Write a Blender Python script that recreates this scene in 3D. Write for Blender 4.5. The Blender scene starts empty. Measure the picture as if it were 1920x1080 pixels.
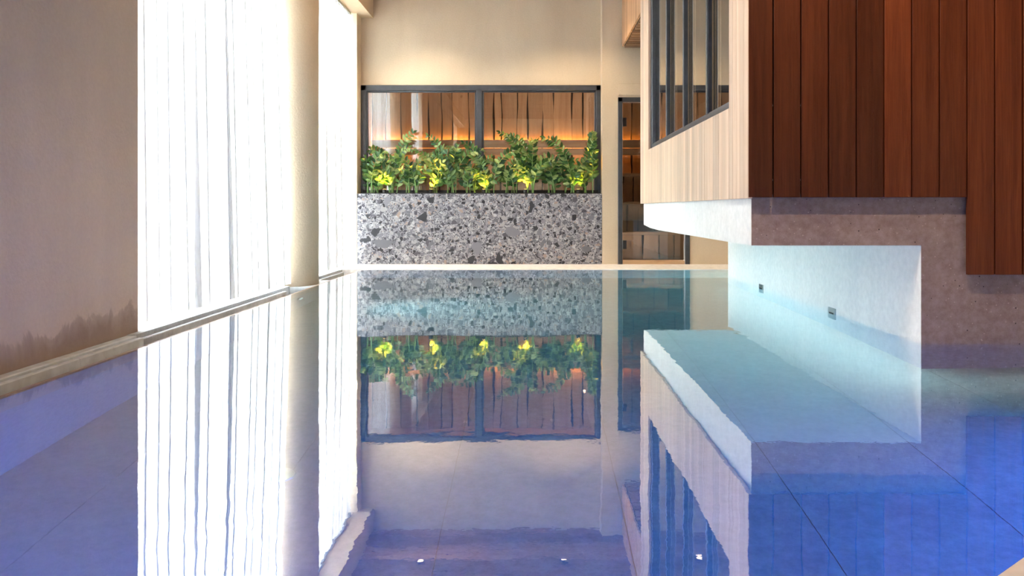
import bpy, bmesh, math, random
from mathutils import Vector, Matrix
random.seed(7)
SC = bpy.context.scene
COL = SC.collection

# ------------------------------------------------------------------ camera, sky, exposure
cam_d = bpy.data.cameras.new('camera')
cam_d.sensor_width = 36.0
cam_d.lens = 1493.0 / 1920.0 * 36.0
cam_d.shift_x = -40.0 / 1920.0
cam_d.shift_y = -148.0 / 1920.0
cam_d.clip_end = 200
cam = bpy.data.objects.new('camera', cam_d)
cam.location = (0, 0, 0.7)
cam.rotation_euler = (math.pi / 2, 0, 0)
COL.objects.link(cam)
SC.camera = cam
SC.view_settings.view_transform = 'Standard'
SC.view_settings.look = 'None'
SC.view_settings.gamma = 1.0
SC.view_settings.use_curve_mapping = False
SC.view_settings.exposure = 0.4
SKY = 46.0                     # bright overcast sky
BLUE = 30.0                    # watts of each blue underwater lamp
WHITE_UW = 22.0                # watts of each cool white underwater lamp
DOWN = 104.0                    # watts of the ceiling downlights
SAUNA = 5.5                   # watts of the dim sauna ceiling lamps
LED = 30.0                     # radiance of the orange strip
SPIKE = 24.0                    # watts of the planter spotlights

world = bpy.data.worlds.new('overcast_sky')
SC.world = world
world.use_nodes = True
wb = world.node_tree.nodes['Background']
wb.inputs[0].default_value = (0.93, 0.97, 1.0, 1)
wb.inputs[1].default_value = SKY
SC.cycles.max_bounces = 14
SC.cycles.sample_clamp_indirect = 60.0
SC.cycles.diffuse_bounces = 6
SC.cycles.glossy_bounces = 6
SC.cycles.transmission_bounces = 10
SC.cycles.transparent_max_bounces = 16

# ------------------------------------------------------------------ node helpers
def new_mat(name):
    m = bpy.data.materials.new(name); m.use_nodes = True
    nt = m.node_tree; nt.nodes.clear()
    out = nt.nodes.new('ShaderNodeOutputMaterial')
    return m, nt, out
def N(nt, t, **kw):
    n = nt.nodes.new('ShaderNode' + t)
    for k, v in kw.items():
        if k.startswith('_'): setattr(n, k[1:], v)
        else:
            key = k.replace('__', ' ')
            n.inputs[key].default_value = v
    return n
def L(nt, a, b): nt.links.new(a, b)
def c4(c): return (c[0], c[1], c[2], 1)
def coords(nt, scale=(1, 1, 1), rnd=False):
    tc = N(nt, 'TexCoord'); mp = N(nt, 'Mapping'); mp.inputs['Scale'].default_value = scale
    L(nt, tc.outputs['Object'], mp.inputs['Vector'])
    if rnd:
        oi = N(nt, 'ObjectInfo'); mu = N(nt, 'Math', _operation='MULTIPLY'); mu.inputs[1].default_value = 37.0
        L(nt, oi.outputs['Random'], mu.inputs[0]); L(nt, mu.outputs[0], mp.inputs['Location'])
    return mp.outputs['Vector']
def ramp(nt, fac, stops, const=False):
    r = N(nt, 'ValToRGB'); e = r.color_ramp.elements
    if const: r.color_ramp.interpolation = 'CONSTANT'
    while len(e) < len(stops): e.new(0.5)
    for el, (p, c) in zip(e, stops): el.position = p; el.color = c4(c) if len(c) == 3 else c
    L(nt, fac, r.inputs[0]); return r.outputs[0]
def mixc(nt, fac, a, b, mode='MIX'):
    m = N(nt, 'Mix', _data_type='RGBA', _blend_type=mode)
    for v, i in ((fac, 0), (a, 6), (b, 7)):
        if hasattr(v, 'links'): L(nt, v, m.inputs[i])
        elif i == 0: m.inputs[0].default_value = v
        else: m.inputs[i].default_value = c4(v)
    return m.outputs[2]
def bump(nt, h, dist, strength=1.0):
    b = N(nt, 'Bump'); b.inputs['Strength'].default_value = strength; b.inputs['Distance'].default_value = dist
    L(nt, h, b.inputs['Height']); return b.outputs['Normal']
def noise(nt, vec, scale, detail=4, rough=0.5, dist=0.0):
    n = N(nt, 'TexNoise'); n.inputs['Scale'].default_value = scale; n.inputs['Detail'].default_value = detail
    n.inputs['Roughness'].default_value = rough; n.inputs['Distortion'].default_value = dist
    L(nt, vec, n.inputs['Vector']); return n.outputs['Fac']
def principled(nt, out, color, rough=0.6, normal=None, **kw):
    p = N(nt, 'BsdfPrincipled'); p.inputs['Roughness'].default_value = rough
    if hasattr(color, 'links'): L(nt, color, p.inputs['Base Color'])
    else: p.inputs['Base Color'].default_value = c4(color)
    if normal is not None: L(nt, normal, p.inputs['Normal'])
    for k, v in kw.items(): p.inputs[k.replace('__', ' ')].default_value = v
    L(nt, p.outputs[0], out.inputs['Surface']); return p

def plaster(name, ca, cb, stain=False):
    m, nt, out = new_mat(name)
    v = coords(nt, (1, 1, 0.35)); v2 = coords(nt)
    n1 = noise(nt, v, 2.2, 6, 0.6, 0.4); n2 = noise(nt, v2, 60, 3)
    col = ramp(nt, n1, [(0.3, ca), (0.7, cb)])
    col = mixc(nt, 0.05, col, ramp(nt, n2, [(0.3, (0.2, 0.17, 0.13)), (0.7, (0.9, 0.85, 0.75))]))
    if stain:   # damp tide mark along the foot of the wall
        tc = N(nt, 'TexCoord'); sx = N(nt, 'SeparateXYZ'); L(nt, tc.outputs['Object'], sx.inputs[0])
        n3 = noise(nt, coords(nt, (1, 2.0, 1.0)), 3.0, 4, 0.62, 0.8); n4 = noise(nt, coords(nt, (1, 1, 0.3)), 1.6, 2)
        a = N(nt, 'Math', _operation='MULTIPLY_ADD'); L(nt, n3, a.inputs[0]); a.inputs[1].default_value = 0.26; a.inputs[2].default_value = -0.05
        b = N(nt, 'Math', _operation='MULTIPLY_ADD'); L(nt, n4, b.inputs[0]); b.inputs[1].default_value = 0.16; L(nt, a.outputs[0], b.inputs[2])
        s = N(nt, 'Math', _operation='SUBTRACT'); L(nt, b.outputs[0], s.inputs[0]); L(nt, sx.outputs['Z'], s.inputs[1])
        f = ramp(nt, s.outputs[0], [(0.0, (0, 0, 0)), (0.02, (0.5, 0.5, 0.5)), (0.09, (0.85, 0.85, 0.85)), (0.2, (1, 1, 1))])
        col = mixc(nt, f, col, (0.29, 0.21, 0.15))
    principled(nt, out, col, 0.75, bump(nt, n2, 0.002))
    return m

def concrete(name, ca, cb, speck=0.0):
    m, nt, out = new_mat(name)
    n1 = noise(nt, coords(nt, (3, 3, 0.5)), 1.4, 5, 0.6); n2 = noise(nt, coords(nt), 26, 5, 0.7)
    col = ramp(nt, n1, [(0.3, ca), (0.72, cb)])
    col = mixc(nt, 0.12, col, ramp(nt, n2, [(0.35, (0.1, 0.08, 0.07)), (0.65, (0.9, 0.85, 0.8))]))
    h = n2
    if speck:
        vo = N(nt, 'TexVoronoi'); vo.inputs['Scale'].default_value = 48; L(nt, coords(nt), vo.inputs['Vector'])
        d = ramp(nt, vo.outputs['Distance'], [(0.0, (1, 1, 1)), (0.16, (1, 1, 1)), (0.2, (0, 0, 0))])
        sep = N(nt, 'SeparateColor'); L(nt, vo.outputs['Color'], sep.inputs[0])
        dark = ramp(nt, sep.outputs[0], [(0.0, (0, 0, 0)), (0.9, (0, 0, 0)), (0.92, (1, 1, 1))])
        light = ramp(nt, sep.outputs[1], [(0.0, (0, 0, 0)), (0.92, (0, 0, 0)), (0.93, (1, 1, 1))])
        fd = mixc(nt, 1.0, d, dark, 'MULTIPLY'); fl = mixc(nt, 1.0, d, light, 'MULTIPLY')
        col = mixc(nt, fd, col, (0.05, 0.035, 0.03)); col = mixc(nt, fl, col, (0.42, 0.35, 0.30))
    principled(nt, out, col, 0.7, bump(nt, h, 0.002))
    return m

def wood(name, ca, cb, cc, axis='Z', rough=0.45, fine=9.0, var=0.35, knots=False):
    m, nt, out = new_mat(name)
    s = {'Z': (fine, fine, 0.35), 'X': (0.35, fine, fine), 'Y': (fine, 0.35, fine)}[axis]
    v = coords(nt, s, True)
    n1 = noise(nt, v, 3.0, 6, 0.6, 0.6); n2 = noise(nt, v, 16.0, 4, 0.6)
    col = ramp(nt, n1, [(0.28, ca), (0.5, cb), (0.74, cc)])
    col = mixc(nt, 0.25, col, ramp(nt, n2, [(0.35, ca), (0.65, cc)]))
    oi = N(nt, 'ObjectInfo')
    tone = ramp(nt, oi.outputs['Random'], [(0.0, (1 - var,) * 3), (1.0, (1 + var * 0.35,) * 3)])
    col = mixc(nt, 1.0, col, tone, 'MULTIPLY')
    if knots:
        vo = N(nt, 'TexVoronoi'); vo.inputs['Scale'].default_value = 3.2
        L(nt, coords(nt, (1, 1, 0.75), True), vo.inputs['Vector'])
        k = ramp(nt, vo.outputs['Distance'], [(0.0, (1, 1, 1)), (0.05, (0.8, 0.8, 0.8)), (0.11, (0, 0, 0))])
        col = mixc(nt, k, col, (0.12, 0.06, 0.03))
    principled(nt, out, col, rough, bump(nt, n2, 0.0012), **{'Specular IOR Level': 0.25})
    return m

def plain(name, col, rough=0.5, **kw):
    m, nt, out = new_mat(name)
    n2 = noise(nt, coords(nt), 14, 4)
    c = mixc(nt, ramp(nt, n2, [(0.3, (0, 0, 0)), (0.7, (1, 1, 1))]), [x * 0.85 for x in col], [min(1, x * 1.12) for x in col])
    principled(nt, out, c, rough, None, **kw)
    return m

def emit(name, col, s):
    m, nt, out = new_mat(name)
    e = N(nt, 'Emission', Color=c4(col), Strength=s); L(nt, e.outputs[0], out.inputs['Surface']); return m

def glass(name, tint=(0.93, 0.95, 0.95), boost=0.0):
    m, nt, out = new_mat(name)
    fr = N(nt, 'Fresnel', IOR=1.52); t = N(nt, 'BsdfTransparent', Color=c4(tint)); g = N(nt, 'BsdfGlossy', Roughness=0.0)
    g.inputs['Color'].default_value = (1, 1, 1, 1)
    fac = fr.outputs[0]
    if boost:
        a = N(nt, 'Math', _operation='ADD', _use_clamp=True); a.inputs[1].default_value = boost; L(nt, fac, a.inputs[0]); fac = a.outputs[0]
    mx = N(nt, 'MixShader'); L(nt, fac, mx.inputs[0]); L(nt, t.outputs[0], mx.inputs[1]); L(nt, g.outputs[0], mx.inputs[2])
    L(nt, mx.outputs[0], out.inputs['Surface']); return m

def terrazzo():
    m, nt, out = new_mat('terrazzo')
    v = coords(nt)
    nz = N(nt, 'TexNoise'); nz.inputs['Scale'].default_value = 14; nz.inputs['Detail'].default_value = 3; L(nt, v, nz.inputs['Vector'])
    ofs = N(nt, 'VectorMath', _operation='SCALE'); L(nt, nz.outputs['Color'], ofs.inputs[0]); ofs.inputs['Scale'].default_value = 0.05
    add = N(nt, 'VectorMath', _operation='ADD'); L(nt, v, add.inputs[0]); L(nt, ofs.outputs[0], add.inputs[1])
    vv = add.outputs[0]
    def layer(scale, off):
        mp = N(nt, 'Mapping'); mp.inputs['Location'].default_value = off; L(nt, vv, mp.inputs['Vector'])
        vo = N(nt, 'TexVoronoi'); vo.inputs['Scale'].default_value = scale; L(nt, mp.outputs[0], vo.inputs['Vector'])
        ed = N(nt, 'TexVoronoi', _feature='DISTANCE_TO_EDGE'); ed.inputs['Scale'].default_value = scale; L(nt, mp.outputs[0], ed.inputs['Vector'])
        sp = N(nt, 'SeparateColor'); L(nt, vo.outputs['Color'], sp.inputs[0])
        return sp.outputs[0], sp.outputs[1], ed.outputs['Distance']
    stones = [(0.0, (0.03, 0.03, 0.04)), (0.12, (0.10, 0.10, 0.12)), (0.3, (0.2, 0.2, 0.22)), (0.5, (0.34, 0.34, 0.36)), (0.72, (0.5, 0.48, 0.47)), (0.88, (0.68, 0.67, 0.66)), (0.95, (0.5, 0.38, 0.31))]
    a, b, e = layer(58, (0, 0, 0))
    base = mixc(nt, ramp(nt, e, [(0.0, (0, 0, 0)), (0.09, (1, 1, 1))]), (0.66, 0.66, 0.67), ramp(nt, a, stones, True))
    for scale, off, thr, edge, st in ((27, (3, 1, 2), 0.66, 0.07, stones), (15, (7, 5, 1), 0.80, 0.08, [(0.0, (0.05, 0.05, 0.06)), (0.3, (0.13, 0.13, 0.15)), (0.55, (0.26, 0.26, 0.28)), (0.8, (0.5, 0.48, 0.46)), (0.94, (0.5, 0.38, 0.3))]),
                                      (7, (2, 9, 4), 0.86, 0.10, [(0.0, (0.05, 0.052, 0.062)), (0.45, (0.22, 0.22, 0.24)), (0.8, (0.3, 0.3, 0.32))])):
        a, b, e = layer(scale, off)
        sel = ramp(nt, b, [(0.0, (0, 0, 0)), (thr, (1, 1, 1))], True)
        ins = ramp(nt, e, [(0.0, (0, 0, 0)), (edge, (1, 1, 1))], True)
        base = mixc(nt, mixc(nt, 1.0, sel, ins, 'MULTIPLY'), base, ramp(nt, a, st, True))
    base = mixc(nt, 1.0, base, (0.66, 0.67, 0.72), 'MULTIPLY'); principled(nt, out, base, 0.35)
    return m

def water_mat():
    m, nt, out = new_mat('pool_water')
    v = coords(nt)
    n1 = noise(nt, v, 2.6, 2, 0.5, 0.3); n2 = noise(nt, v, 13, 3, 0.55)
    a = N(nt, 'Math', _operation='MULTIPLY_ADD'); L(nt, n2, a.inputs[0]); a.inputs[1].default_value = 0.16; L(nt, n1, a.inputs[2])
    nr = bump(nt, a.outputs[0], 0.0008)
    g = N(nt, 'BsdfGlass', Roughness=0.0, IOR=1.333); L(nt, nr, g.inputs['Normal'])
    gl = N(nt, 'BsdfGlossy', Roughness=0.0); L(nt, nr, gl.inputs['Normal']); gl.inputs['Color'].default_value = (1, 1, 1, 1)
    mx = N(nt, 'MixShader'); mx.inputs[0].default_value = 0.36
    L(nt, g.outputs[0], mx.inputs[1]); L(nt, gl.outputs[0], mx.inputs[2]); L(nt, mx.outputs[0], out.inputs['Surface'])
    ab = N(nt, 'VolumeAbsorption', Density=0.6); ab.inputs['Color'].default_value = (0.25, 0.86, 0.93, 1)
    L(nt, ab.outputs[0], out.inputs['Volume'])
    return m

def curtain_mat():
    m, nt, out = new_mat('sheer_curtain')
    w = noise(nt, coords(nt, (60, 60, 3)), 4, 2)
    col = ramp(nt, w, [(0.3, (0.72, 0.73, 0.74)), (0.7, (0.78, 0.78, 0.78))])
    d = N(nt, 'BsdfDiffuse'); L(nt, col, d.inputs[0]); t = N(nt, 'BsdfTranslucent'); L(nt, col, t.inputs[0])
    mx = N(nt, 'MixShader'); mx.inputs[0].default_value = 0.34; L(nt, d.outputs[0], mx.inputs[1]); L(nt, t.outputs[0], mx.inputs[2])
    L(nt, mx.outputs[0], out.inputs['Surface']); return m

def leaf_mat():
    m, nt, out = new_mat('glossy_leaf')
    oi = N(nt, 'ObjectInfo')
    col = ramp(nt, oi.outputs['Random'], [(0.0, (0.012, 0.055, 0.018)), (0.35, (0.03, 0.11, 0.025)), (0.7, (0.10, 0.22, 0.045)), (1.0, (0.30, 0.40, 0.14))])
    p = N(nt, 'BsdfPrincipled', Roughness=0.28); L(nt, col, p.inputs['Base Color'])
    t = N(nt, 'BsdfTranslucent'); L(nt, col, t.inputs[0])
    mx = N(nt, 'MixShader'); mx.inputs[0].default_value = 0.25; L(nt, p.outputs[0], mx.inputs[1]); L(nt, t.outputs[0], mx.inputs[2])
    L(nt, mx.outputs[0], out.inputs['Surface']); return m

M = dict(
    plaster=plaster('beige_plaster', (0.60, 0.485, 0.345), (0.68, 0.56, 0.41)),
    plaster_left=plaster('brown_plaster', (0.58, 0.47, 0.36), (0.67, 0.55, 0.425), True),
    concrete=concrete('brown_concrete', (0.22, 0.165, 0.14), (0.28, 0.22, 0.185), 1.0),
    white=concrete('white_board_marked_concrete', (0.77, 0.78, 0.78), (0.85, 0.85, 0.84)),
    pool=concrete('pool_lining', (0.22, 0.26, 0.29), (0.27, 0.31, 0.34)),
    joint=plain('dark_joint', (0.22, 0.22, 0.22), 0.8),
    coping=plain('tan_coping', (0.36, 0.28, 0.23), 0.6),
    deck=plain('pale_stone', (0.89, 0.87, 0.86), 0.55),
    slab=plain('grey_stone_slab', (0.66, 0.73, 0.80), 0.55),
    gutter=concrete('weathered_gutter', (0.38, 0.43, 0.48), (0.54, 0.60, 0.66), 1.0),
    dark_wood=wood('red_brown_hardwood', (0.07, 0.016, 0.005), (0.12, 0.029, 0.009), (0.18, 0.048, 0.014), 'Z', 0.4, 9, 0.5),
    pale_wood=wood('pale_ash', (0.60, 0.42, 0.29), (0.72, 0.53, 0.39), (0.80, 0.63, 0.50), 'Z', 0.5, 9, 0.22),
    pale_wood_warmed=wood('pale_ash_warm_lit', (0.48, 0.27, 0.14), (0.58, 0.34, 0.19), (0.66, 0.42, 0.25), 'Z', 0.5, 9, 0.22),  # the pale ash with the warm downlight's tint put into its colour
    slat_wood=wood('slat_hardwood', (0.20, 0.11, 0.06), (0.28, 0.16, 0.09), (0.36, 0.22, 0.13), 'X', 0.5, 9, 0.3),
    ceil_wood=wood('ceiling_hardwood', (0.16, 0.09, 0.06), (0.27, 0.16, 0.11), (0.40, 0.25, 0.17), 'X', 0.5, 9, 0.4),
    sauna=wood('knotty_spruce', (0.40, 0.25, 0.14), (0.52, 0.35, 0.21), (0.62, 0.44, 0.28), 'Z', 0.6, 7, 0.28, True),
    sauna_x=wood('spruce_board', (0.40, 0.25, 0.14), (0.52, 0.35, 0.21), (0.62, 0.44, 0.28), 'X', 0.6, 7, 0.2),
    dark=plain('dark_membrane', (0.02, 0.018, 0.016), 0.8),
    metal=plain('dark_grey_metal', (0.055, 0.062, 0.075), 0.4),
    steel=plain('brushed_steel', (0.45, 0.5, 0.52), 0.35, Metallic=0.8),
    black=plain('black_metal', (0.012, 0.012, 0.014), 0.4),
    glass=glass('clear_glass', (0.88, 0.90, 0.90), 0.06), glass_side=glass('reflecting_glass', (0.80, 0.83, 0.83), 0.2),
    glass_door=glass('smoked_glass', (0.5, 0.48, 0.46), 0.02),
    terrazzo=terrazzo(), water=water_mat(), curtain=curtain_mat(), leaf=leaf_mat(),
    stem=plain('plant_stem', (0.16, 0.30, 0.08), 0.4), soil=plain('dark_soil', (0.025, 0.018, 0.013), 0.95),
    ground=plain('pale_gravel', (0.55, 0.54, 0.5), 0.9),
    led=emit('orange_led', (1.0, 0.42, 0.07), LED), lamp=emit('warm_lamp', (1.0, 0.70, 0.45), 4.0),
    white_wall_lifted=concrete('white_concrete_brightened', (0.86, 0.87, 0.87), (0.93, 0.93, 0.92)),  # whiter than the beam, standing in for light missing under the overhang
    blue_lens=emit('blue_lamp', (0.12, 0.2, 1.0), 6.0), white_lens=emit('cool_lamp', (0.8, 0.95, 1.0), 1.5),
    yellow_lens=emit('amber_lamp', (1.0, 0.6, 0.15), 8.0),
)

# ------------------------------------------------------------------ mesh helpers
class MB:
    def __init__(s): s.v = []; s.f = []
    def box(s, x0, x1, y0, y1, z0, z1):
        b = len(s.v)
        s.v += [(x0, y0, z0), (x1, y0, z0), (x1, y1, z0), (x0, y1, z0), (x0, y0, z1), (x1, y0, z1), (x1, y1, z1), (x0, y1, z1)]
        s.f += [tuple(b + i for i in q) for q in ((3, 2, 1, 0), (4, 5, 6, 7), (0, 1, 5, 4), (1, 2, 6, 5), (2, 3, 7, 6), (3, 0, 4, 7))]
        return s
    def prism(s, pts, axis, a0, a1):      # 2D polygon pushed along an axis
        b = len(s.v); n = len(pts)
        def P(p, a): return {'X': (a, p[0], p[1]), 'Y': (p[0], a, p[1]), 'Z': (p[0], p[1], a)}[axis]
        s.v += [P(p, a0) for p in pts] + [P(p, a1) for p in pts]
        s.f += [tuple(b + i for i in range(n))[::-1], tuple(b + n + i for i in range(n))]
        s.f += [(b + i, b + (i + 1) % n, b + n + (i + 1) % n, b + n + i) for i in range(n)]
        return s
    def tube(s, pts, rad, seg=6):
        b0 = None; n = len(pts)
        for i, p in enumerate(pts):
            p = Vector(p); d = (Vector(pts[min(i + 1, n - 1)]) - Vector(pts[max(i - 1, 0)])).normalized()
            u = d.cross(Vector((0, 1, 0.01))); u.normalize(); w = d.cross(u)
            r = rad[i] if isinstance(rad, (list, tuple)) else rad
            b = len(s.v)
            for k in range(seg):
                a = 2 * math.pi * k / seg
                s.v.append(tuple(p + u * math.cos(a) * r + w * math.sin(a) * r))
            if b0 is not None:
                s.f += [(b0 + k, b0 + (k + 1) % seg, b + (k + 1) % seg, b + k) for k in range(seg)]
            else: s.f.append(tuple(b + k for k in range(seg))[::-1])
            b0 = b
        s.f.append(tuple(b0 + k for k in range(seg)))
        return s
    def lathe(s, prof, c=(0, 0, 0), seg=24, axis='Z'):
        b = len(s.v)
        for r, h in prof:
            for k in range(seg):
                a = 2 * math.pi * k / seg; x, y = r * math.cos(a), r * math.sin(a)
                q = {'Z': (x, y, h), 'X': (h, x, y), 'Y': (x, h, y)}[axis]
                s.v.append((c[0] + q[0], c[1] + q[1], c[2] + q[2]))
        for j in range(len(prof) - 1):
            for k in range(seg):
                s.f.append((b + j * seg + k, b + j * seg + (k + 1) % seg, b + (j + 1) * seg + (k + 1) % seg, b + (j + 1) * seg + k))
        s.f.append(tuple(b + k for k in range(seg))[::-1]); s.f.append(tuple(b + (len(prof) - 1) * seg + k for k in range(seg)))
        return s
    def mesh(s, name, mat, smooth=False, bevel=0.0):
        me = bpy.data.meshes.new(name); me.from_pydata(s.v, [], s.f)
        bm = bmesh.new(); bm.from_mesh(me)
        bmesh.ops.recalc_face_normals(bm, faces=bm.faces)
        if bevel: bmesh.ops.bevel(bm, geom=list(bm.edges), offset=bevel, segments=1, affect='EDGES', clamp_overlap=True)
        bm.to_mesh(me); bm.free()
        if smooth: me.polygons.foreach_set('use_smooth', [True] * len(me.polygons))
        me.materials.append(mat); return me
    def build(s, name, mat, parent=None, smooth=False, bevel=0.0, kind=None, label=None):
        return link(name, s.mesh(name, mat, smooth, bevel), parent, kind=kind, label=label)

def link(name, me, parent=None, loc=None, rot=None, kind=None, label=None):
    o = bpy.data.objects.new(name, me); COL.objects.link(o)
    if parent: o.parent = parent
    if loc: o.location = loc
    if rot: o.rotation_euler = rot
    if kind: o['kind'] = kind
    if label: o['label'] = label
    return o
def thing(name, label, cat, loc=(0, 0, 0), group=None):
    o = link(name, None, None, loc); o.empty_display_size = 0.1
    return tag(o, label, cat, group)
def tag(o, label, cat, group=None):
    o['label'] = label; o['category'] = cat
    if group: o['group'] = group
    return o
def struct(name, mb, mat, label=None, **kw): return mb.build(name, mat, None, kind='structure', label=label, **kw)
def lamp(name, kind, loc, watts, col, parent=None, rot=None, size=0.05, spot=None, blend=0.6, size_y=None):
    d = bpy.data.lights.new(name, kind); d.energy = watts; d.color = col
    if kind == 'AREA':
        d.size = size
        if size_y: d.shape = 'RECTANGLE'; d.size_y = size_y
    else: d.shadow_soft_size = size
    if spot: d.spot_size = math.radians(spot); d.spot_blend = blend
    o = bpy.data.objects.new(name, d); COL.objects.link(o); o.location = loc
    if rot: o.rotation_euler = rot
    if parent: o.parent = parent
    return o

# ------------------------------------------------------------------ dimensions (metres; camera at the origin, looking along +Y)
CEIL = 3.45
POOL_L, POOL_R, POOL_N, POOL_F, DEPTH = -1.97, 3.0, 0.6, 9.17, 0.98
FW, RW = 10.05, 10.30          # front plane of the end wall, plane of the window in its niche
NX0, NX1 = -2.227, 0.87        # niche

# ------------------------------------------------------------------ large structure
wb_ = MB()
wb_.box(-2.9, NX0, FW, 10.45, 0, CEIL); wb_.box(NX0, NX1, RW, 10.45, 2.30, CEIL); wb_.box(NX0, NX1, RW, 10.45, 0, 0.86)
wb_.box(NX1, 1.067, FW, 10.45, 0, CEIL); wb_.box(1.973, 3.1, FW, 10.45, 0, CEIL); wb_.box(1.067, 1.973, FW, 10.45, 2.11, CEIL)
struct('wall_back', wb_, M['plaster'], 'beige plastered end wall with window niche and sauna door opening')
struct('wall_left', MB().box(-2.62, -2.244, 2.6, 4.52, -0.02, CEIL).box(-2.62, -2.244, -3.5, -2.8, -0.02, CEIL).box(-2.62, -2.244, -1.7, 2.6, -0.02, CEIL).box(-2.62, -2.244, -2.8, -1.7, 3.1, CEIL).box(-2.62, -2.244, -2.8, -1.7, -0.02, 0.9), M['plaster_left'], 'brown plastered side wall with damp marks along its foot')
struct('wall_front', MB().box(-2.9, 3.1, -3.7, -3.5, -0.02, CEIL), M['plaster'])
struct('wall_far_right', MB().box(3.0, 3.2, -3.7, 10.05, -1.2, CEIL), M['plaster'])
struct('column', MB().lathe([(0.30, -0.02), (0.30, CEIL)], (-2.32, 7.46, 0), 64), M['plaster'], 'round beige plastered column between two white curtains', smooth=False)
for o in [bpy.data.objects['column']]:
    for p in o.data.polygons: p.use_smooth = len(p.vertices) == 4
struct('trim_1', MB().box(-2.29, -2.07, -3.5, RW, 3.17, CEIL).box(-2.95, -2.29, -3.5, 10.4, 3.22, CEIL), M['plaster'], 'beige ceiling beam running above the curtains')

# ceiling of dark boards
ceil = struct('ceiling', MB().box(-2.95, 3.2, -3.7, 10.45, CEIL, CEIL + 0.15), M['dark'], 'dark timber board ceiling above the pool')
bme = MB().box(-2.53, 2.53, -0.066, 0.066, -0.02, 0).mesh('board', M['ceil_wood'])
y = -3.4; k = 0
while y < 10.2:
    link('board', bme, ceil, (0.465, y, CEIL)); y += 0.14

# floor deck, far and near
struct('floor', MB().box(-2.75, 3.0, POOL_F, FW + 0.02, -1.2, 0.004), M['deck'], 'pale stone deck in front of the terrazzo planter')
struct('floor_near', MB().box(-2.6, 3.0, -3.5, POOL_N, -1.2, 0.004), M['deck'])
struct('trim_2', MB().prism([(0.78, 1.42), (2.98, 3.20), (2.98, 0.61), (0.1, 0.61)], 'Z', -0.10, 0.012), M['deck'], 'pale stone corner slab at the pool entry')
d_ = Vector((0.068, 0.055)).normalized(); n_ = Vector((d_.y, -d_.x))
def strip(a, b, z0, z1):
    p = Vector((0.78, 1.42)); q = p + d_ * 2.8
    return MB().prism([tuple(p + n_ * a), tuple(q + n_ * a), tuple(q + n_ * b), tuple(p + n_ * b)], 'Z', z0, z1)
struct('trim_3', strip(0.035, 0.043, 0.0, 0.0145), M['coping'])

# pool basin
basin = MB()
basin.box(POOL_L - 0.03, POOL_L, POOL_N, POOL_F, -1.2, -0.012)
basin.box(POOL_L - 0.3, POOL_R, POOL_N - 0.05, POOL_F + 0.05, -1.25, -DEPTH - 0.03)
struct('wall_pool', basin, M['pool'], 'white pool lining under water')
struct('trim_4', MB().box(POOL_L - 0.031, POOL_L + 0.012, POOL_N, POOL_F, -0.21, -0.001), M['coping'], 'tan stone lip along the water edge')
fl = struct('floor_pool', MB().box(POOL_L, POOL_R, POOL_N, POOL_F, -DEPTH - 0.03, -DEPTH - 0.006), M['joint'], 'pale sheet floor of the pool with dark seams')
xs = [POOL_L, -1.56, -0.935, -0.31, 0.315, 0.94, 1.565, 2.19, 2.815, POOL_R]
for i in range(len(xs) - 1):
    for a, b in ((POOL_N, 4.88), (4.88, POOL_F)):
        MB().box(xs[i] + 0.0015, xs[i + 1] - 0.0015, a + 0.001, b - 0.001, -DEPTH - 0.02, -DEPTH).build('panel', M['pool'], fl)

# overflow gutter on the left
g = MB()
g.box(-2.24, POOL_L - 0.03, 0.6, 7.18, -0.30, -0.20)                                    # bottom
g.box(-2.75, -2.2, 4.52, 7.18, -0.30, 0.0)                                             # rear side and the floor under the curtains
g.box(-2.21, POOL_L - 0.03, 7.88, 9.17, -0.30, -0.20); g.box(-2.75, -2.2, 7.88, 9.17, -0.30, 0.0)
g.box(-2.75, POOL_L - 0.03, 7.18, 7.88, -0.30, -0.004)
struct('trim_5', g, M['gutter'], 'grey weathered overflow gutter beside the pool')
struct('trim_6', MB().box(-2.75, -2.2, 4.52, 7.30, 0.0, 0.003).box(-2.75, -2.2, 7.60, 9.17, 0.0, 0.003), M['deck'], 'pale floor strip under the white curtains')
struct('trim_7', MB().box(-2.165, -2.135, 4.37, 6.9, -0.20, -0.010), M['gutter'], 'grey weathered upright stone strip standing in the gutter', bevel=0.004)
struct('trim_8', MB().box(-2.165, -2.135, 7.88, 8.98, -0.20, -0.010), M['gutter'], bevel=0.004)
struct('trim_10', MB().box(-2.25, -2.199, 4.40, 7.2, -0.20, 0.005).box(-2.25, -2.199, 7.9, 9.05, -0.20, 0.005), M['gutter'], 'grey weathered kerb below the white curtains')
struct('baseboard_left', MB().box(-2.246, -2.19, -3.5, 4.40, -0.20, 0.002), M['slab'], 'narrow stone strip at the foot of the brown wall', bevel=0.004)
cover = struct('trim_9', MB().box(-2.16, -2.14, 0.6, 4.365, -0.25, -0.2), M['dark'], 'pale upright stone strip in the gutter along the brown wall')
yy = 0.60
while yy < 4.3:
    e = min(yy + 0.63, 4.368)
    MB().box(-2.165, -2.135, yy + 0.001, e - 0.001, -0.20, -0.004).build('stone', M['slab'], cover, bevel=0.003)
    yy = e

# water: one closed body
struct('water', MB().box(POOL_L - 0.01, POOL_R + 0.05, POOL_N - 0.02, POOL_F + 0.02, -DEPTH - 0.04, 0.0), M['water'], 'still clear pool water mirroring the room')

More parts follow.
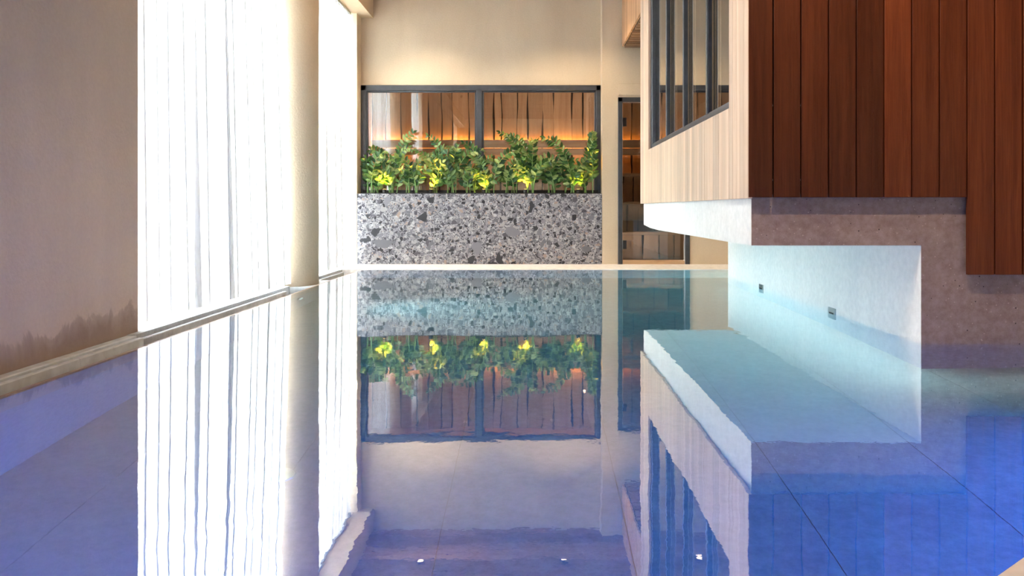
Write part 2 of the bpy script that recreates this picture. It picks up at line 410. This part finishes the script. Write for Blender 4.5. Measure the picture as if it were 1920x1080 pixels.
# outdoors and the window front behind the curtains
struct('ground', MB().box(-40, -2.76, -20, 30, -0.4, -0.2), M['ground'])
w3 = MB(); w3.box(-2.86, -2.80, 4.3, 4.38, 0, 3.22); w3.box(-2.86, -2.80, 10.0, 10.06, 0, 3.22); w3.box(-2.86, -2.80, 7.42, 7.5, 0, 3.22); w3.box(-2.86, -2.80, 4.3, 10.06, 0, 0.06); w3.box(-2.86, -2.80, 4.3, 10.06, 3.16, 3.22)
w3 = struct('window_3', w3, M['metal'], 'tall glazed front behind the white curtains')
for a, b in ((4.38, 7.42), (7.5, 10.0)): MB().box(-2.834, -2.826, a, b, 0.06, 3.16).build('pane', M['glass'], w3)
struct('wall_outer', MB().box(-2.9, -2.62, 2.6, 4.30, -0.2, CEIL), M['plaster'])
w4 = MB()  # added window behind the camera, sized for fill light on the front faces
for a in (-2.8, -1.76): w4.box(-2.50, -2.44, a, a + 0.06, 0.9, 3.1)
w4.box(-2.50, -2.44, -2.8, -1.7, 0.9, 0.96); w4.box(-2.50, -2.44, -2.8, -1.7, 3.04, 3.1)
w4 = struct('fill_window', w4, M['metal'], 'added fill window in the brown wall, behind the camera')
MB().box(-2.474, -2.466, -2.74, -1.76, 0.96, 3.04).build('pane', M['glass'], w4)

# ------------------------------------------------------------------ clad box over the pool
X1, YF = 1.10, 4.08            # outer faces of the cladding
block = MB()
prof = [(4.13, 0.51), (7.2, 0.51), (7.7, 0.518), (8.15, 0.54), (8.15, 0.775), (4.13, 0.775)]
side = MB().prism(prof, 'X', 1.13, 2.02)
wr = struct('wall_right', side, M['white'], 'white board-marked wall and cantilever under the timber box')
MB().box(2.01, 2.2, 4.13, 8.22, -0.65, 0.509).build('side_face', M['white_wall_lifted'], wr, label='white wall rising from the water')
front = MB().box(1.131, 3.0, 4.126, 4.136, 0.512, 0.775)
front.box(2.011, 3.0, 4.126, 4.30, -0.65, 0.513)
front.build('front_face', M['concrete'], wr, label='brown speckled concrete front')
box = MB()
box.box(1.13, 3.0, 4.13, 4.20, 0.775, CEIL); box.box(1.13, 3.0, 8.10, 8.17, 0.775, CEIL); box.box(1.13, 3.0, 4.2, 8.1, 0.775, 0.82)
WY0, WY1, WZ0, WZ1 = 4.49, 7.66, 1.272, 2.92
box.box(1.13, 1.19, 4.2, WY0, 0.82, CEIL); box.box(1.13, 1.19, WY1, 8.1, 0.82, CEIL)
box.box(1.13, 1.19, WY0, WY1, 0.82, WZ0); box.box(1.13, 1.19, WY0, WY1, WZ1, CEIL)
box.box(1.14, 3.0, 8.17, FW, 2.76, CEIL)
lin = MB(); lin.box(1.20, 2.98, 8.06, 8.09, 0.83, CEIL); lin.box(1.20, 2.98, 4.21, 4.24, 0.83, CEIL); lin.box(2.95, 2.98, 4.24, 8.06, 0.83, CEIL); lin.box(1.2, 2.98, 4.21, 8.09, 0.82, 0.84)
struct('wall_box_inside', lin, M['plaster'])
t = thing('fill_lamp', 'added warm fill lamp in the room behind the dark framed side windows', 'lamp', (2.1, 6.2, CEIL - 0.001))
MB().lathe([(0.09, -0.03), (0.1, 0.0)], (0, 0, 0), 20).build('rim', M['black'], t); MB().lathe([(0.08, -0.034), (0.08, -0.03)], (0, 0, 0), 20).build('lens', M['lamp'], t)
lamp('lamp_light', 'POINT', (0, 0, -0.15), 35.0, (1.0, 0.86, 0.68), t, size=0.08)  # added lamp so the room behind the panes reads brighter
clad = struct('wall_box', box, M['dark'], 'timber clad box hanging over the pool with pale boards on its side')
# front boards
px = [1402, 1450] + [1502 + 52 * i for i in range(0, 13)]
bx = [(p - 1000) / 366.0 for p in px]
for i in range(len(bx) - 1):
    a, b = bx[i], min(bx[i + 1], 2.99)
    if a > 2.95: break
    z0 = 0.76 if i < 8 else 0.363
    q = MB().box(-(b - a) / 2 + 0.0035, (b - a) / 2 - 0.0035, -0.011, 0.011, 0, CEIL - z0 - 0.02)
    link('board', q.mesh('board', M['dark_wood'], bevel=0.002), clad, ((a + b) / 2, YF + 0.011 + random.uniform(0, 0.001), z0))
for xx in bx[1:3]:
    for zz in (0.85, 1.233):
        MB().lathe([(0.005, YF + 0.018), (0.005, YF + 0.022)], (xx, 0, zz), 8, 'Y').build('screw', M['steel'], clad)
# pale side boards
PW = 0.0805
def pm(z0, z1, w=PW, m='pale_wood'): return MB().box(-0.011, 0.011, -w / 2 + 0.0012, w / 2 - 0.0012, 0, z1 - z0).mesh('narrow_board', M[m], bevel=0.0015)
full, low, high, far = pm(0.755, CEIL - 0.02), pm(0.755, WZ0 - 0.004), pm(WZ1 + 0.004, CEIL - 0.02), pm(2.745, CEIL - 0.02, PW, 'pale_wood_warmed')
n = int(round((8.17 - YF) / PW))
for i in range(n):
    yc = YF + PW * (i + 0.5)
    x = X1 + 0.011 + random.choice((0, 0, 0.0008))
    if yc - PW / 2 < WY0 - 0.01 or yc + PW / 2 > WY1 + 0.01: link('narrow_board', full, clad, (x, yc, 0.755))
    else:
        link('narrow_board', low, clad, (x, yc, 0.755)); link('narrow_board', high, clad, (x, yc, WZ1 + 0.004))
for i in range(int((FW - 8.17) / PW)): link('narrow_board', far, clad, (1.14 - 0.013, 8.17 + PW * (i + 0.5), 2.745))
sm = MB().box(1.15, 2.99, -0.05, 0.05, 2.735, 2.757).mesh('slat', M['slat_wood'], bevel=0.002)
yy = 8.24
while yy < FW - 0.03: link('slat', sm, clad, (0, yy, 0)); yy += 0.125
# window band in the side of the box
w2 = MB()
w2.box(1.125, 1.185, WY0, WY1, WZ0, WZ0 + 0.045); w2.box(1.125, 1.185, WY0, WY1, WZ1 - 0.05, WZ1)
w2.box(1.125, 1.185, WY1 - 0.10, WY1, WZ0, WZ1)
w2 = struct('window_2', w2, M['metal'], 'band of tall dark framed windows in the pale timber side')
for yv in (5.14, 5.94, 6.70, 7.50):
    MB().box(1.118, 1.1495, yv - 0.03, yv + 0.03, WZ0 + 0.04, WZ1 - 0.04).build('mullion', M['metal'], w2, bevel=0.003)
    MB().box(1.112, 1.118, yv - 0.022, yv - 0.012, WZ0 + 0.04, WZ1 - 0.04).build('bead', M['steel'], w2)
ys = [WY0, 5.11, 5.17, 5.91, 5.97, 6.67, 6.73, 7.47]
for a, b in ((WY0, 5.11), (5.17, 5.91), (5.97, 6.67), (6.73, 7.47)):
    MB().box(1.150, 1.158, a, b, WZ0 + 0.04, WZ1 - 0.04).build('pane', M['glass_side'], w2)

# ------------------------------------------------------------------ sauna behind the end wall
struct('floor_sauna', MB().box(-2.5, 3.0, 10.45, 12.5, -0.1, 0.0), M['sauna_x'])
struct('ceiling_sauna', MB().box(-2.5, 3.0, 10.45, 12.5, 2.70, 2.8), M['sauna_x'])
struct('wall_sauna_left', MB().box(-2.6, -2.5, 10.45, 12.5, -0.1, 2.8), M['sauna_x'])
struct('wall_sauna_right', MB().box(3.0, 3.1, 10.45, 12.5, -0.1, 2.8), M['sauna_x'])
ws = struct('wall_sauna', MB().box(-2.5, 3.0, 12.36, 12.5, -0.1, 2.8), M['dark'], 'sauna wall of waney edged vertical boards')
def waney(w, z0, z1, t=0.03):
    n = 9; ph = random.uniform(0, 6); pts = []
    for s in (-1, 1):
        row = []
        for i in range(n):
            z = z0 + (z1 - z0) * i / (n - 1)
            row.append((s * (w / 2 - 0.009 + 0.009 * math.sin(ph + s + 5.3 * z) + random.uniform(-0.004, 0.004)), z))
        pts.append(row)
    b = MB(); poly = pts[0] + pts[1][::-1]
    return b.prism(poly, 'Y', -t, 0).mesh('board', M['sauna'])
edges = [-2.5, -2.28, -2.05, -1.80, -1.62, -1.42, -1.255, -1.0, -0.835, -0.61, -0.495, -0.25, -0.085, 0.14, 0.313, 0.60, 0.766, 1.0, 1.22, 1.36, 1.52, 1.75, 1.95, 2.15, 2.4, 2.6, 2.8, 3.0]
for a, b in zip(edges[:-1], edges[1:]):
    w = b - a; yj = 12.36 - random.choice((0.0, 0.012, 0.02))
    link('board', waney(w, 1.60, 2.69), ws, ((a + b) / 2, yj, 0)); link('board', waney(w, 1.22, 1.60), ws, ((a + b) / 2, 12.36, 0))
bk = tag(MB().box(-2.48, 2.98, 12.22, 12.25, 1.64, 1.762).box(-2.48, 2.98, 12.22, 12.25, 1.53, 1.63).build('backrest', M['sauna_x'], bevel=0.004), 'horizontal timber backrest below the orange light line in the sauna', 'backrest')
tag(MB().box(-2.48, 2.98, 12.262, 12.30, 1.715, 1.725).build('light_strip', M['led']), 'orange light strip glowing behind the sauna backrest', 'lamp')
for nm, yf, zt, lb in (('sauna_bench', 12.0, 1.24, 'highest tier of the timber sauna benches'), ('sauna_bench', 11.5, 0.808, 'middle tier of the timber sauna benches'), ('sauna_bench', 11.0, 0.383, 'lowest tier of the timber sauna benches')):
    t = thing(nm, lb, 'bench', (0.25, yf, 0), 'sauna bench tiers')
    depth = 0.33 if yf > 11.9 else 0.5
    m2 = MB().box(-2.7, 2.7, 0, depth / 3 - 0.008, zt - 0.04, zt).mesh('seat_board', M['sauna_x'], bevel=0.003)
    for j in range(3): link('seat_board', m2, t, (0, j * depth / 3, 0))
    zl = {1.24: 0.808, 0.808: 0.383, 0.383: 0.0}[zt]
    for a, b in zip(edges[:-1], edges[1:]):
        link('riser_board', waney(b - a, zl - 0.0, zt - 0.045, 0.02), t, ((a + b) / 2 - 0.25 , 0.06, 0))
for x in (-1.3, 0.0, 1.3):
    t = thing('ceiling_lamp', 'small warm lamp in the sauna ceiling, %s' % {-1.3: 'leftmost', 0.0: 'middle one', 1.3: 'rightmost'}[x], 'lamp', (x, 11.5, 2.70), 'sauna ceiling lamps')
    MB().lathe([(0.05, -0.012), (0.055, 0.0)], (0, 0, 0), 16).build('rim', M['black'], t); MB().lathe([(0.035, -0.014), (0.035, -0.012)], (0, 0, 0), 16).build('lens', M['lamp'], t)
    lamp('lamp_light', 'POINT', (0, 0, -0.06), SAUNA, (1.0, 0.78, 0.54), t, size=0.05)

# sauna window over the planter
f = MB(); T = 0.072
f.box(NX0, NX1, RW - 0.03, RW + 0.05, 2.30 - T, 2.30); f.box(NX0, NX0 + 0.07, RW - 0.03, RW + 0.05, 0.86, 2.30); f.box(NX1 - 0.06, NX1, RW - 0.03, RW + 0.05, 0.86, 2.30); f.box(NX0, NX1, RW - 0.03, RW + 0.05, 0.86, 0.93)
w1 = struct('window_1', f, M['metal'], 'wide dark framed sauna window above the terrazzo planter', bevel=0.006)
f2 = MB()
f2.box(-0.735, -0.66, RW - 0.03, RW + 0.05, 0.9, 2.26).build('mullion', M['metal'], w1, bevel=0.006)
for a, b in ((NX0 + 0.07, -0.735), (-0.66, NX1 - 0.06)):
    MB().box(a, b, RW + 0.006, RW + 0.014, 0.93, 2.30 - T).build('pane', M['glass'], w1)
    bd = MB(); s_ = 0.022
    bd.box(a, b, RW - 0.012, RW + 0.006, 2.228 - s_, 2.228); bd.box(a, a + s_, RW - 0.012, RW + 0.006, 0.93, 2.228); bd.box(b - s_, b, RW - 0.012, RW + 0.006, 0.93, 2.228)
    bd.build('glazing_bead', M['metal'], w1, bevel=0.004)

# sauna door
d1 = MB(); d1.box(1.067, 1.125, FW - 0.02, FW + 0.08, 0, 2.11); d1.box(1.915, 1.973, FW - 0.02, FW + 0.08, 0, 2.11); d1.box(1.067, 1.973, FW - 0.02, FW + 0.08, 2.05, 2.11)
d1 = struct('door_1', d1, M['metal'], 'glass sauna door in a dark metal frame', bevel=0.005)
MB().box(1.132, 1.908, FW + 0.02, FW + 0.028, 0.06, 2.042).build('pane', M['glass_door'], d1)
MB().box(1.13, 1.91, FW, FW + 0.07, 0.0, 0.05).build('threshold', M['sauna_x'], d1)
for z in (1.80, 0.25):
    h = MB().box(1.128, 1.178, FW + 0.006, FW + 0.042, z - 0.055, z + 0.055).build('hinge', M['black'], d1, bevel=0.003)
    MB().box(1.118, 1.130, FW + 0.0, FW + 0.036, z - 0.06, z + 0.06).build('pin', M['steel'], h)
tag(MB().box(1.075, 1.95, FW - 0.008, FW - 0.0005, 2.135, 2.285).build('wall_panel', M['plaster'], bevel=0.004), 'flat beige access panel on the wall above the sauna door', 'panel')

# ------------------------------------------------------------------ curtains
def curtain(name, label, y0, y1, xb, xt, period, amp, ov, zb, zt, seed):
    rr = random.Random(seed); t = thing(name, label, 'curtain', (0, (y0 + y1) / 2, 0))
    yc = (y0 + y1) / 2; cuts = [y0]
    while cuts[-1] < y1 - period * 0.5: cuts.append(cuts[-1] + period * rr.uniform(0.5, 1.5))
    cuts[-1] = y1
    path = []                                    # (y, fold depth, lean) along the cloth
    for k in range(len(cuts) - 1):
        a, b = cuts[k], cuts[k + 1]; multi = rr.random() < 0.35; am = amp * rr.uniform(0.6, 1.3); o = ov * rr.uniform(0.3, 1.7); ln = rr.uniform(-0.04, 0.04)
        last = k == len(cuts) - 2
        if last: o = 0
        d0 = -0.5 if k == 0 else 0.5 - 0.014 / am
        if k: path += [(a + (ov_prev) * q, am * d0, ln, b) for q in (0.0, 0.5, 1.0)]
        st = a + (ov_prev if k else 0)
        for i in range(10):
            u = i / 9; w = min(1, u / 0.3); w = w * w * (3 - 2 * w)
            dep = d0 + (-0.5 - d0) * w + (0 if u < 0.3 else ((u - 0.3) / 0.7) ** 1.2)
            path.append((st + (b + o - st) * (u * 0.98 + 0.01), am * dep, ln, b))
        if not last: path += [(b + o, am * 0.5, ln, b), (b + o, am * 0.5 - 0.007, ln, b), (b + o * 0.5, am * 0.5 - 0.007, ln, b), (b, am * 0.5 - 0.007, ln, b)]
        ov_prev = o
    nz = 12; v = []; fc = []; n = len(path)
    for j in range(nz + 1):
        h = j / nz; z = zb + (zt - zb) * h
        for (yv, d, ln, b) in path:
            frac = (yv - y0) / (y1 - y0)
            x = (xb[0] * (1 - frac) + xb[1] * frac) * (1 - h) + (xt[0] * (1 - frac) + xt[1] * frac) * h
            e = math.sin(math.pi * min(1, max(0, frac))) * ln * (1 - h) ** 1.5
            v.append((x + d * (1 - 0.35 * h), yv - yc + e, z + 0.006 * d / amp * (1 - h)))
    for j in range(nz):
        for i in range(n - 1):
            a = j * n + i; fc.append((a, a + 1, a + n + 1, a + n))
    m = MB(); m.v = v; m.f = fc
    m.build('cloth', M['curtain'], t, smooth=True)
    MB().box(min(xt) - 0.02, min(xt) + 0.02, y0 - yc, y1 - yc, zt, zt + 0.03).build('rail', M['steel'], t)
    return t
curtain('curtain', 'long white sheer curtain hanging between the brown wall and the round column', 4.55, 7.08, (-2.30, -2.17), (-2.32, -2.27), 0.16, 0.05, 0.008, 0.035, 3.16, 3)
curtain('curtain', 'narrow white sheer curtain hanging beyond the round column', 7.80, 10.0, (-2.25, -2.265), (-2.31, -2.31), 0.09, 0.024, 0.007, 0.02, 3.14, 5)

# ------------------------------------------------------------------ planter and plants
PT = 0.894
pl = thing('planter', 'long grey terrazzo planter standing below the sauna window', 'planter', ((NX0 + NX1) / 2, FW, 0))
w = (NX1 - NX0) / 2 - 0.004
MB().box(-w, w, 0, 0.03, 0.005, PT).box(-w, -w + 0.03, 0.03, 0.24, 0.005, PT).box(w - 0.03, w, 0.03, 0.24, 0.005, PT).box(-w, w, 0.21, 0.24, 0.005, PT).build('body', M['terrazzo'], pl)
MB().box(-w + 0.03, w - 0.03, 0.03, 0.036, 0.4, PT + 0.012).box(-w + 0.03, w - 0.03, 0.204, 0.21, 0.4, PT + 0.05).build('liner', M['black'], pl)
MB().box(-w + 0.03, w - 0.03, 0.036, 0.204, 0.4, 0.84).build('soil', M['soil'], pl)['kind'] = 'stuff'

def leaf_mesh(l, w):
    m = MB(); st = [(0, 0.06), (0.2, 0.7), (0.45, 1.0), (0.75, 0.72), (1.0, 0.03)]
    for t, q in st:
        cz = -0.18 * t * t * l
        m.v += [(-w / 2 * q, t * l, cz + 0.22 * w * q), (0, t * l, cz), (w / 2 * q, t * l, cz + 0.22 * w * q)]
    for i in range(4):
        a = i * 3; m.f += [(a, a + 1, a + 4, a + 3), (a + 1, a + 2, a + 5, a + 4)]
    return m.mesh('leaf', M['leaf'], smooth=True)
leaves = [leaf_mesh(0.088, 0.044), leaf_mesh(0.097, 0.047), leaf_mesh(0.08, 0.041)]
def basis(d, up):
    y = d.normalized(); x = y.cross(up)
    if x.length < 1e-4: x = y.cross(Vector((1, 0, 0)))
    x.normalize(); z = x.cross(y)
    return Matrix((x, y, z)).transposed()
def plant(x, yy, label, seed, hmax):
    rr = random.Random(seed)
    t = thing('foliage_plant', label, 'plant', (x, yy, 0.84), 'foliage plants in the terrazzo planter')
    ns = rr.randint(6, 8)
    for s in range(ns):
        base = Vector((rr.uniform(-0.075, 0.075), rr.uniform(-0.035, 0.035), 0))
        tall = s < 3
        ln = hmax * (rr.uniform(0.85, 1.2) if tall else rr.uniform(0.42, 0.75))
        az = (0 if (s + seed) % 2 else math.pi) + rr.gauss(0, 0.35)
        if rr.random() < 0.3: az = -math.pi / 2 + rr.gauss(0, 0.6)
        lean0 = rr.uniform(0.0, 0.16); bend = rr.uniform(0.9, 2.4) if tall else rr.uniform(0.7, 2.3)
        p = base.copy(); pts = [p.copy()]; n = 16
        for i in range(n):
            q = (i + 0.5) / n; th = lean0 + bend * q ** 2.4
            d = Vector((math.sin(th) * math.cos(az), math.sin(th) * math.sin(az) * 0.5, math.cos(th)))
            p = p + d * ln / n
            p.y = max(-0.19, min(0.08, p.y)); p.x = max(-2.11 - x, min(0.76 - x, p.x)); pts.append(p.copy())
        st = MB().tube(pts, [0.0075 - 0.005 * i / n for i in range(n + 1)], 5).build('stem', M['stem'], t, smooth=True)
        q0 = 0.34 if tall else 0.40
        pairs = max(5, int(ln * (1 - q0) / 0.040))
        tilt = rr.uniform(-0.5, 0.5); big = rr.uniform(0.85, 1.1)
        for j in range(pairs):
            q = q0 + (1 - q0) * j / (pairs - 1); fi = q * n; i = min(int(fi), n - 1)
            pos = pts[i].lerp(pts[i + 1], fi - i); dr = (pts[i + 1] - pts[i]).normalized()
            view = Vector((tilt, -1, 0.35 + tilt))
            sd = dr.cross(view); sd.normalize(); nrm = sd.cross(dr)
            if nrm.y > 0: nrm = -nrm
            for sg in (-1, 1):
                up = rr.uniform(0.45, 0.8)
                dd = dr if (j == pairs - 1 and sg == 1) else sd * sg + dr * up + nrm * rr.uniform(-0.1, 0.3)
                B = basis(dd, nrm + Vector((rr.gauss(0, .22), rr.gauss(0, .22), rr.gauss(0, .22))))
                sc = big * rr.uniform(0.85, 1.08) * (0.72 if q > 0.9 else 1)
                o = bpy.data.objects.new('leaf', leaves[j % 3]); COL.objects.link(o); o.parent = st
                o.matrix_basis = Matrix.Translation(pos) @ B.to_4x4() @ Matrix.Scale(sc, 4)
    return t
ords = ['leftmost', 'second from the left', 'third from the left', 'fourth from the left', 'fifth from the left', 'sixth from the left', 'sixth from the right', 'fifth from the right', 'fourth from the right', 'third from the right', 'second from the right', 'rightmost']
hs = [0.66, 0.78, 0.74, 0.72, 0.82, 0.62, 0.70, 0.72, 0.92, 0.70, 0.78, 0.88]
for i in range(12):
    plant(-2.05 + i * (2.76 / 11), FW + 0.11 + (0.02 if i % 2 else -0.02), 'glossy green foliage plant with arching stems, %s in the grey terrazzo planter' % ords[i], 40 + i, hs[i])
sp = [(-1.89, 'leftmost'), (-1.30, 'second from the left'), (-0.63, 'middle one'), (-0.10, 'second from the right'), (0.57, 'rightmost')]
for x, wd in sp:
    t = thing('spike_spotlight', 'small black spike spotlight among the plants, %s of five in the planter' % wd, 'spotlight', (x, FW + 0.06, 0.84), 'planter spotlights')
    MB().tube([(0, 0, -0.02), (0, 0, 0.06)], 0.005, 6).build('spike', M['black'], t)
    MB().lathe([(0.016, 0.05), (0.024, 0.06), (0.024, 0.11), (0.02, 0.112)], (0, 0, 0), 14).build('head', M['black'], t)
    MB().lathe([(0.018, 0.111), (0.018, 0.1135)], (0, 0, 0), 14).build('lens', M['yellow_lens'], t)
    lamp('spot_light', 'SPOT', (0, 0, 0.125), SPIKE * 1.4, (1.0, 0.50, 0.04), t, (math.pi, 0, 0), 0.015, 110, 0.6)

# ------------------------------------------------------------------ fittings
for px_, lb in ((1428, 'farther'), (1561, 'nearer')):
    s = (px_ - 1000) / 2.01; yv = 1493 / s
    t = thing('wall_inlet', 'square grey steel inlet at the waterline of the white wall, the %s of two' % lb, 'inlet', (2.01, yv, 0.0), 'square wall inlets')
    MB().box(-0.008, 0.002, -0.062, 0.062, -0.037, 0.037).build('plate', M['steel'], t, bevel=0.002)
    MB().box(-0.011, -0.006, -0.035, 0.035, -0.006, 0.006).build('slot', M['black'], t)
for x, yv, lb in ((-1.32, 9.34, 'left lamp of the pair near the end wall'), (0.36, 9.34, 'right lamp of the pair near the end wall'), (-1.32, 7.1, 'left lamp of the added pair beside the round column'), (0.36, 7.1, 'right lamp of the added pair level with the round column'), (-1.32, 5.2, 'left lamp of the added pair level with the long curtain'), (0.36, 5.2, 'right lamp of the added pair level with the long curtain')):
    t = thing('downlight', 'round warm ceiling downlight, ' + lb, 'lamp', (x, yv, CEIL - 0.02), 'ceiling downlights')
    MB().lathe([(0.045, -0.012), (0.055, -0.001)], (0, 0, 0), 20).build('rim', M['black'], t); MB().lathe([(0.035, -0.0135), (0.035, -0.012)], (0, 0, 0), 20).build('lens', M['lamp'], t)
    lamp('down_light', 'SPOT', (0, 0, -0.03), DOWN if yv > 9 else DOWN * 0.22, (1.0, 0.76, 0.50), t, (0, 0, 0), 0.04, 120, 0.7)  # the pairs short of the end wall are added to lift the room
t = thing('downlight', 'round warm downlight under the timber soffit in front of the sauna door', 'lamp', (2.3, 9.45, 2.735), 'ceiling downlights')
MB().lathe([(0.045, -0.012), (0.055, -0.001)], (0, 0, 0), 20).build('rim', M['black'], t); MB().lathe([(0.035, -0.0135), (0.035, -0.012)], (0, 0, 0), 20).build('lens', M['lamp'], t)
lamp('down_light', 'SPOT', (0, 0, -0.03), DOWN * 0.5, (1.0, 0.74, 0.46), t, (0, 0, 0), 0.04, 130, 0.7)
t = thing('downlight', 'added warm downlight in the ceiling, aimed at the brown wall', 'lamp', (-0.9, 3.3, CEIL - 0.02), 'ceiling downlights')
MB().lathe([(0.045, -0.012), (0.055, -0.001)], (0, 0, 0), 20).build('rim', M['black'], t); MB().lathe([(0.035, -0.0135), (0.035, -0.012)], (0, 0, 0), 20).build('lens', M['lamp'], t)
lamp('down_light', 'SPOT', (0, 0, -0.03), 240.0, (1.0, 0.90, 0.78), t, (0, math.radians(-44), 0), 0.05, 80, 1.0)  # added lamp that brightens and warms the brown wall
t = thing('downlight', 'round warm downlight in the ceiling above the dark timber front', 'lamp', (1.15, 2.75, CEIL - 0.02), 'ceiling downlights')
MB().lathe([(0.045, -0.012), (0.055, -0.001)], (0, 0, 0), 20).build('rim', M['black'], t); MB().lathe([(0.035, -0.0135), (0.035, -0.012)], (0, 0, 0), 20).build('lens', M['lamp'], t)
lamp('down_light', 'SPOT', (0, 0, -0.03), 200.0, (1.0, 0.66, 0.42), t, (math.radians(18), 0, 0), 0.03, 120, 0.8)

def uw(name, label, loc, ax, watts, col, lens, spread=100, tilt=-0.22):
    t = thing(name, label, 'lamp', loc, 'underwater lamps')
    rot = {'+X': (0, math.pi / 2, 0), '-X': (0, -math.pi / 2, 0), '-Y': (math.pi / 2, 0, 0), '+Y': (-math.pi / 2, 0, 0)}[ax]
    r = MB().lathe([(0.07, 0.0), (0.07, 0.012), (0.055, 0.016)], (0, 0, 0), 24).build('rim', M['steel'], t); r.rotation_euler = rot
    l = MB().lathe([(0.052, 0.014), (0.052, 0.018)], (0, 0, 0), 24).build('lens', lens, t); l.rotation_euler = rot
    d = {'+X': (0.03, 0, 0), '-X': (-0.03, 0, 0), '-Y': (0, -0.03, 0), '+Y': (0, 0.03, 0)}[ax]
    lr = {'+X': (0, -math.pi / 2, 0), '-X': (0, math.pi / 2, 0), '-Y': (-math.pi / 2, 0, 0), '+Y': (math.pi / 2, 0, 0)}[ax]
    q = lamp('water_light', 'AREA', d, watts, col, t, lr, 0.10); q.data.spread = math.radians(spread)
    q.rotation_euler = Vector({'+X': (1, 0, tilt), '-X': (-1, 0, tilt), '-Y': (0, -1, tilt), '+Y': (0, 1, tilt)}[ax]).to_track_quat('-Z', 'Y').to_euler()
B_ = (0.05, 0.20, 1.0); W_ = (0.75, 0.97, 1.0)
uw('underwater_lamp', 'round blue underwater lamp below the dark timber front, on the far right pool wall', (POOL_R, 2.9, -0.45), '-X', BLUE, B_, M['blue_lens'])
uw('underwater_lamp', 'round blue underwater lamp low on the near end of the right pool wall', (POOL_R, 1.7, -0.45), '-X', BLUE * 1.6, B_, M['blue_lens'])
uw('underwater_lamp', 'round blue underwater lamp on the near pool wall, left of the middle', (-1.2, POOL_N, -0.42), '+Y', BLUE * 0.9, B_, M['blue_lens'])
uw('underwater_lamp', 'round blue underwater lamp on the near pool wall, right of the middle', (1.5, POOL_N, -0.45), '+Y', BLUE * 0.4, B_, M['blue_lens'])
uw('underwater_lamp', 'added cool white underwater lamp, hidden on the right pool wall near the sauna door', (POOL_R, 8.75, -0.4), '-X', 12.0, (0.72, 1.0, 0.97), M['white_lens'])  # added lamp, out of sight, to light the far floor teal
uw('underwater_lamp', 'added cool white underwater lamp on the left pool wall under the long curtain', (POOL_L, 6.7, -0.45), '+X', 22.0, (0.72, 1.0, 0.97), M['white_lens'], 90, -0.05)  # added lamp spreading teal light over the far half of the floor
for lb, c, sx, sy, dr in (('along the foot of the white wall', (2.06, 6.15, -0.662), 4.0, 0.05, (-1, 0, -0.45)), ('along the foot of the brown concrete front', (2.55, 4.18, -0.662), 0.85, 0.05, (0, -0.55, -1))):
    t = thing('underwater_light_strip', 'cool white underwater light strip ' + lb, 'lamp', c, 'underwater light strips')
    lx, ly = (0.03, sx) if sx > 2 else (sx, 0.03)
    MB().box(-lx / 2, lx / 2, -ly / 2, ly / 2, 0.0, 0.01).build('profile', M['steel'], t); MB().box(-lx / 2 + 0.005, lx / 2 - 0.005, -ly / 2 + 0.005, ly / 2 - 0.005, -0.003, 0.001).build('diffuser', M['white_lens'], t)
    q = lamp('strip_light', 'AREA', (0, 0, -0.008), WHITE_UW * (1.0 if sx > 2 else 0.07), (1.0, 0.95, 0.90), t, None, lx, size_y=ly); q.data.spread = math.radians(170)
    q.rotation_euler = (0, math.radians(32), 0) if sx > 2 else (math.radians(-30), 0, 0)
for (x, yv), lb in zip(((-0.72, 4.9), (-0.98, 3.05)), ('farther', 'nearer')):
    t = tag(MB().lathe([(0.07, 0.0), (0.065, 0.006), (0.02, 0.008)], (0, 0, 0), 20).build('floor_inlet', M['steel']), 'round steel inlet on the pool floor, the %s of two' % lb, 'inlet', 'floor inlets')
    t.location = (x, yv, -DEPTH)
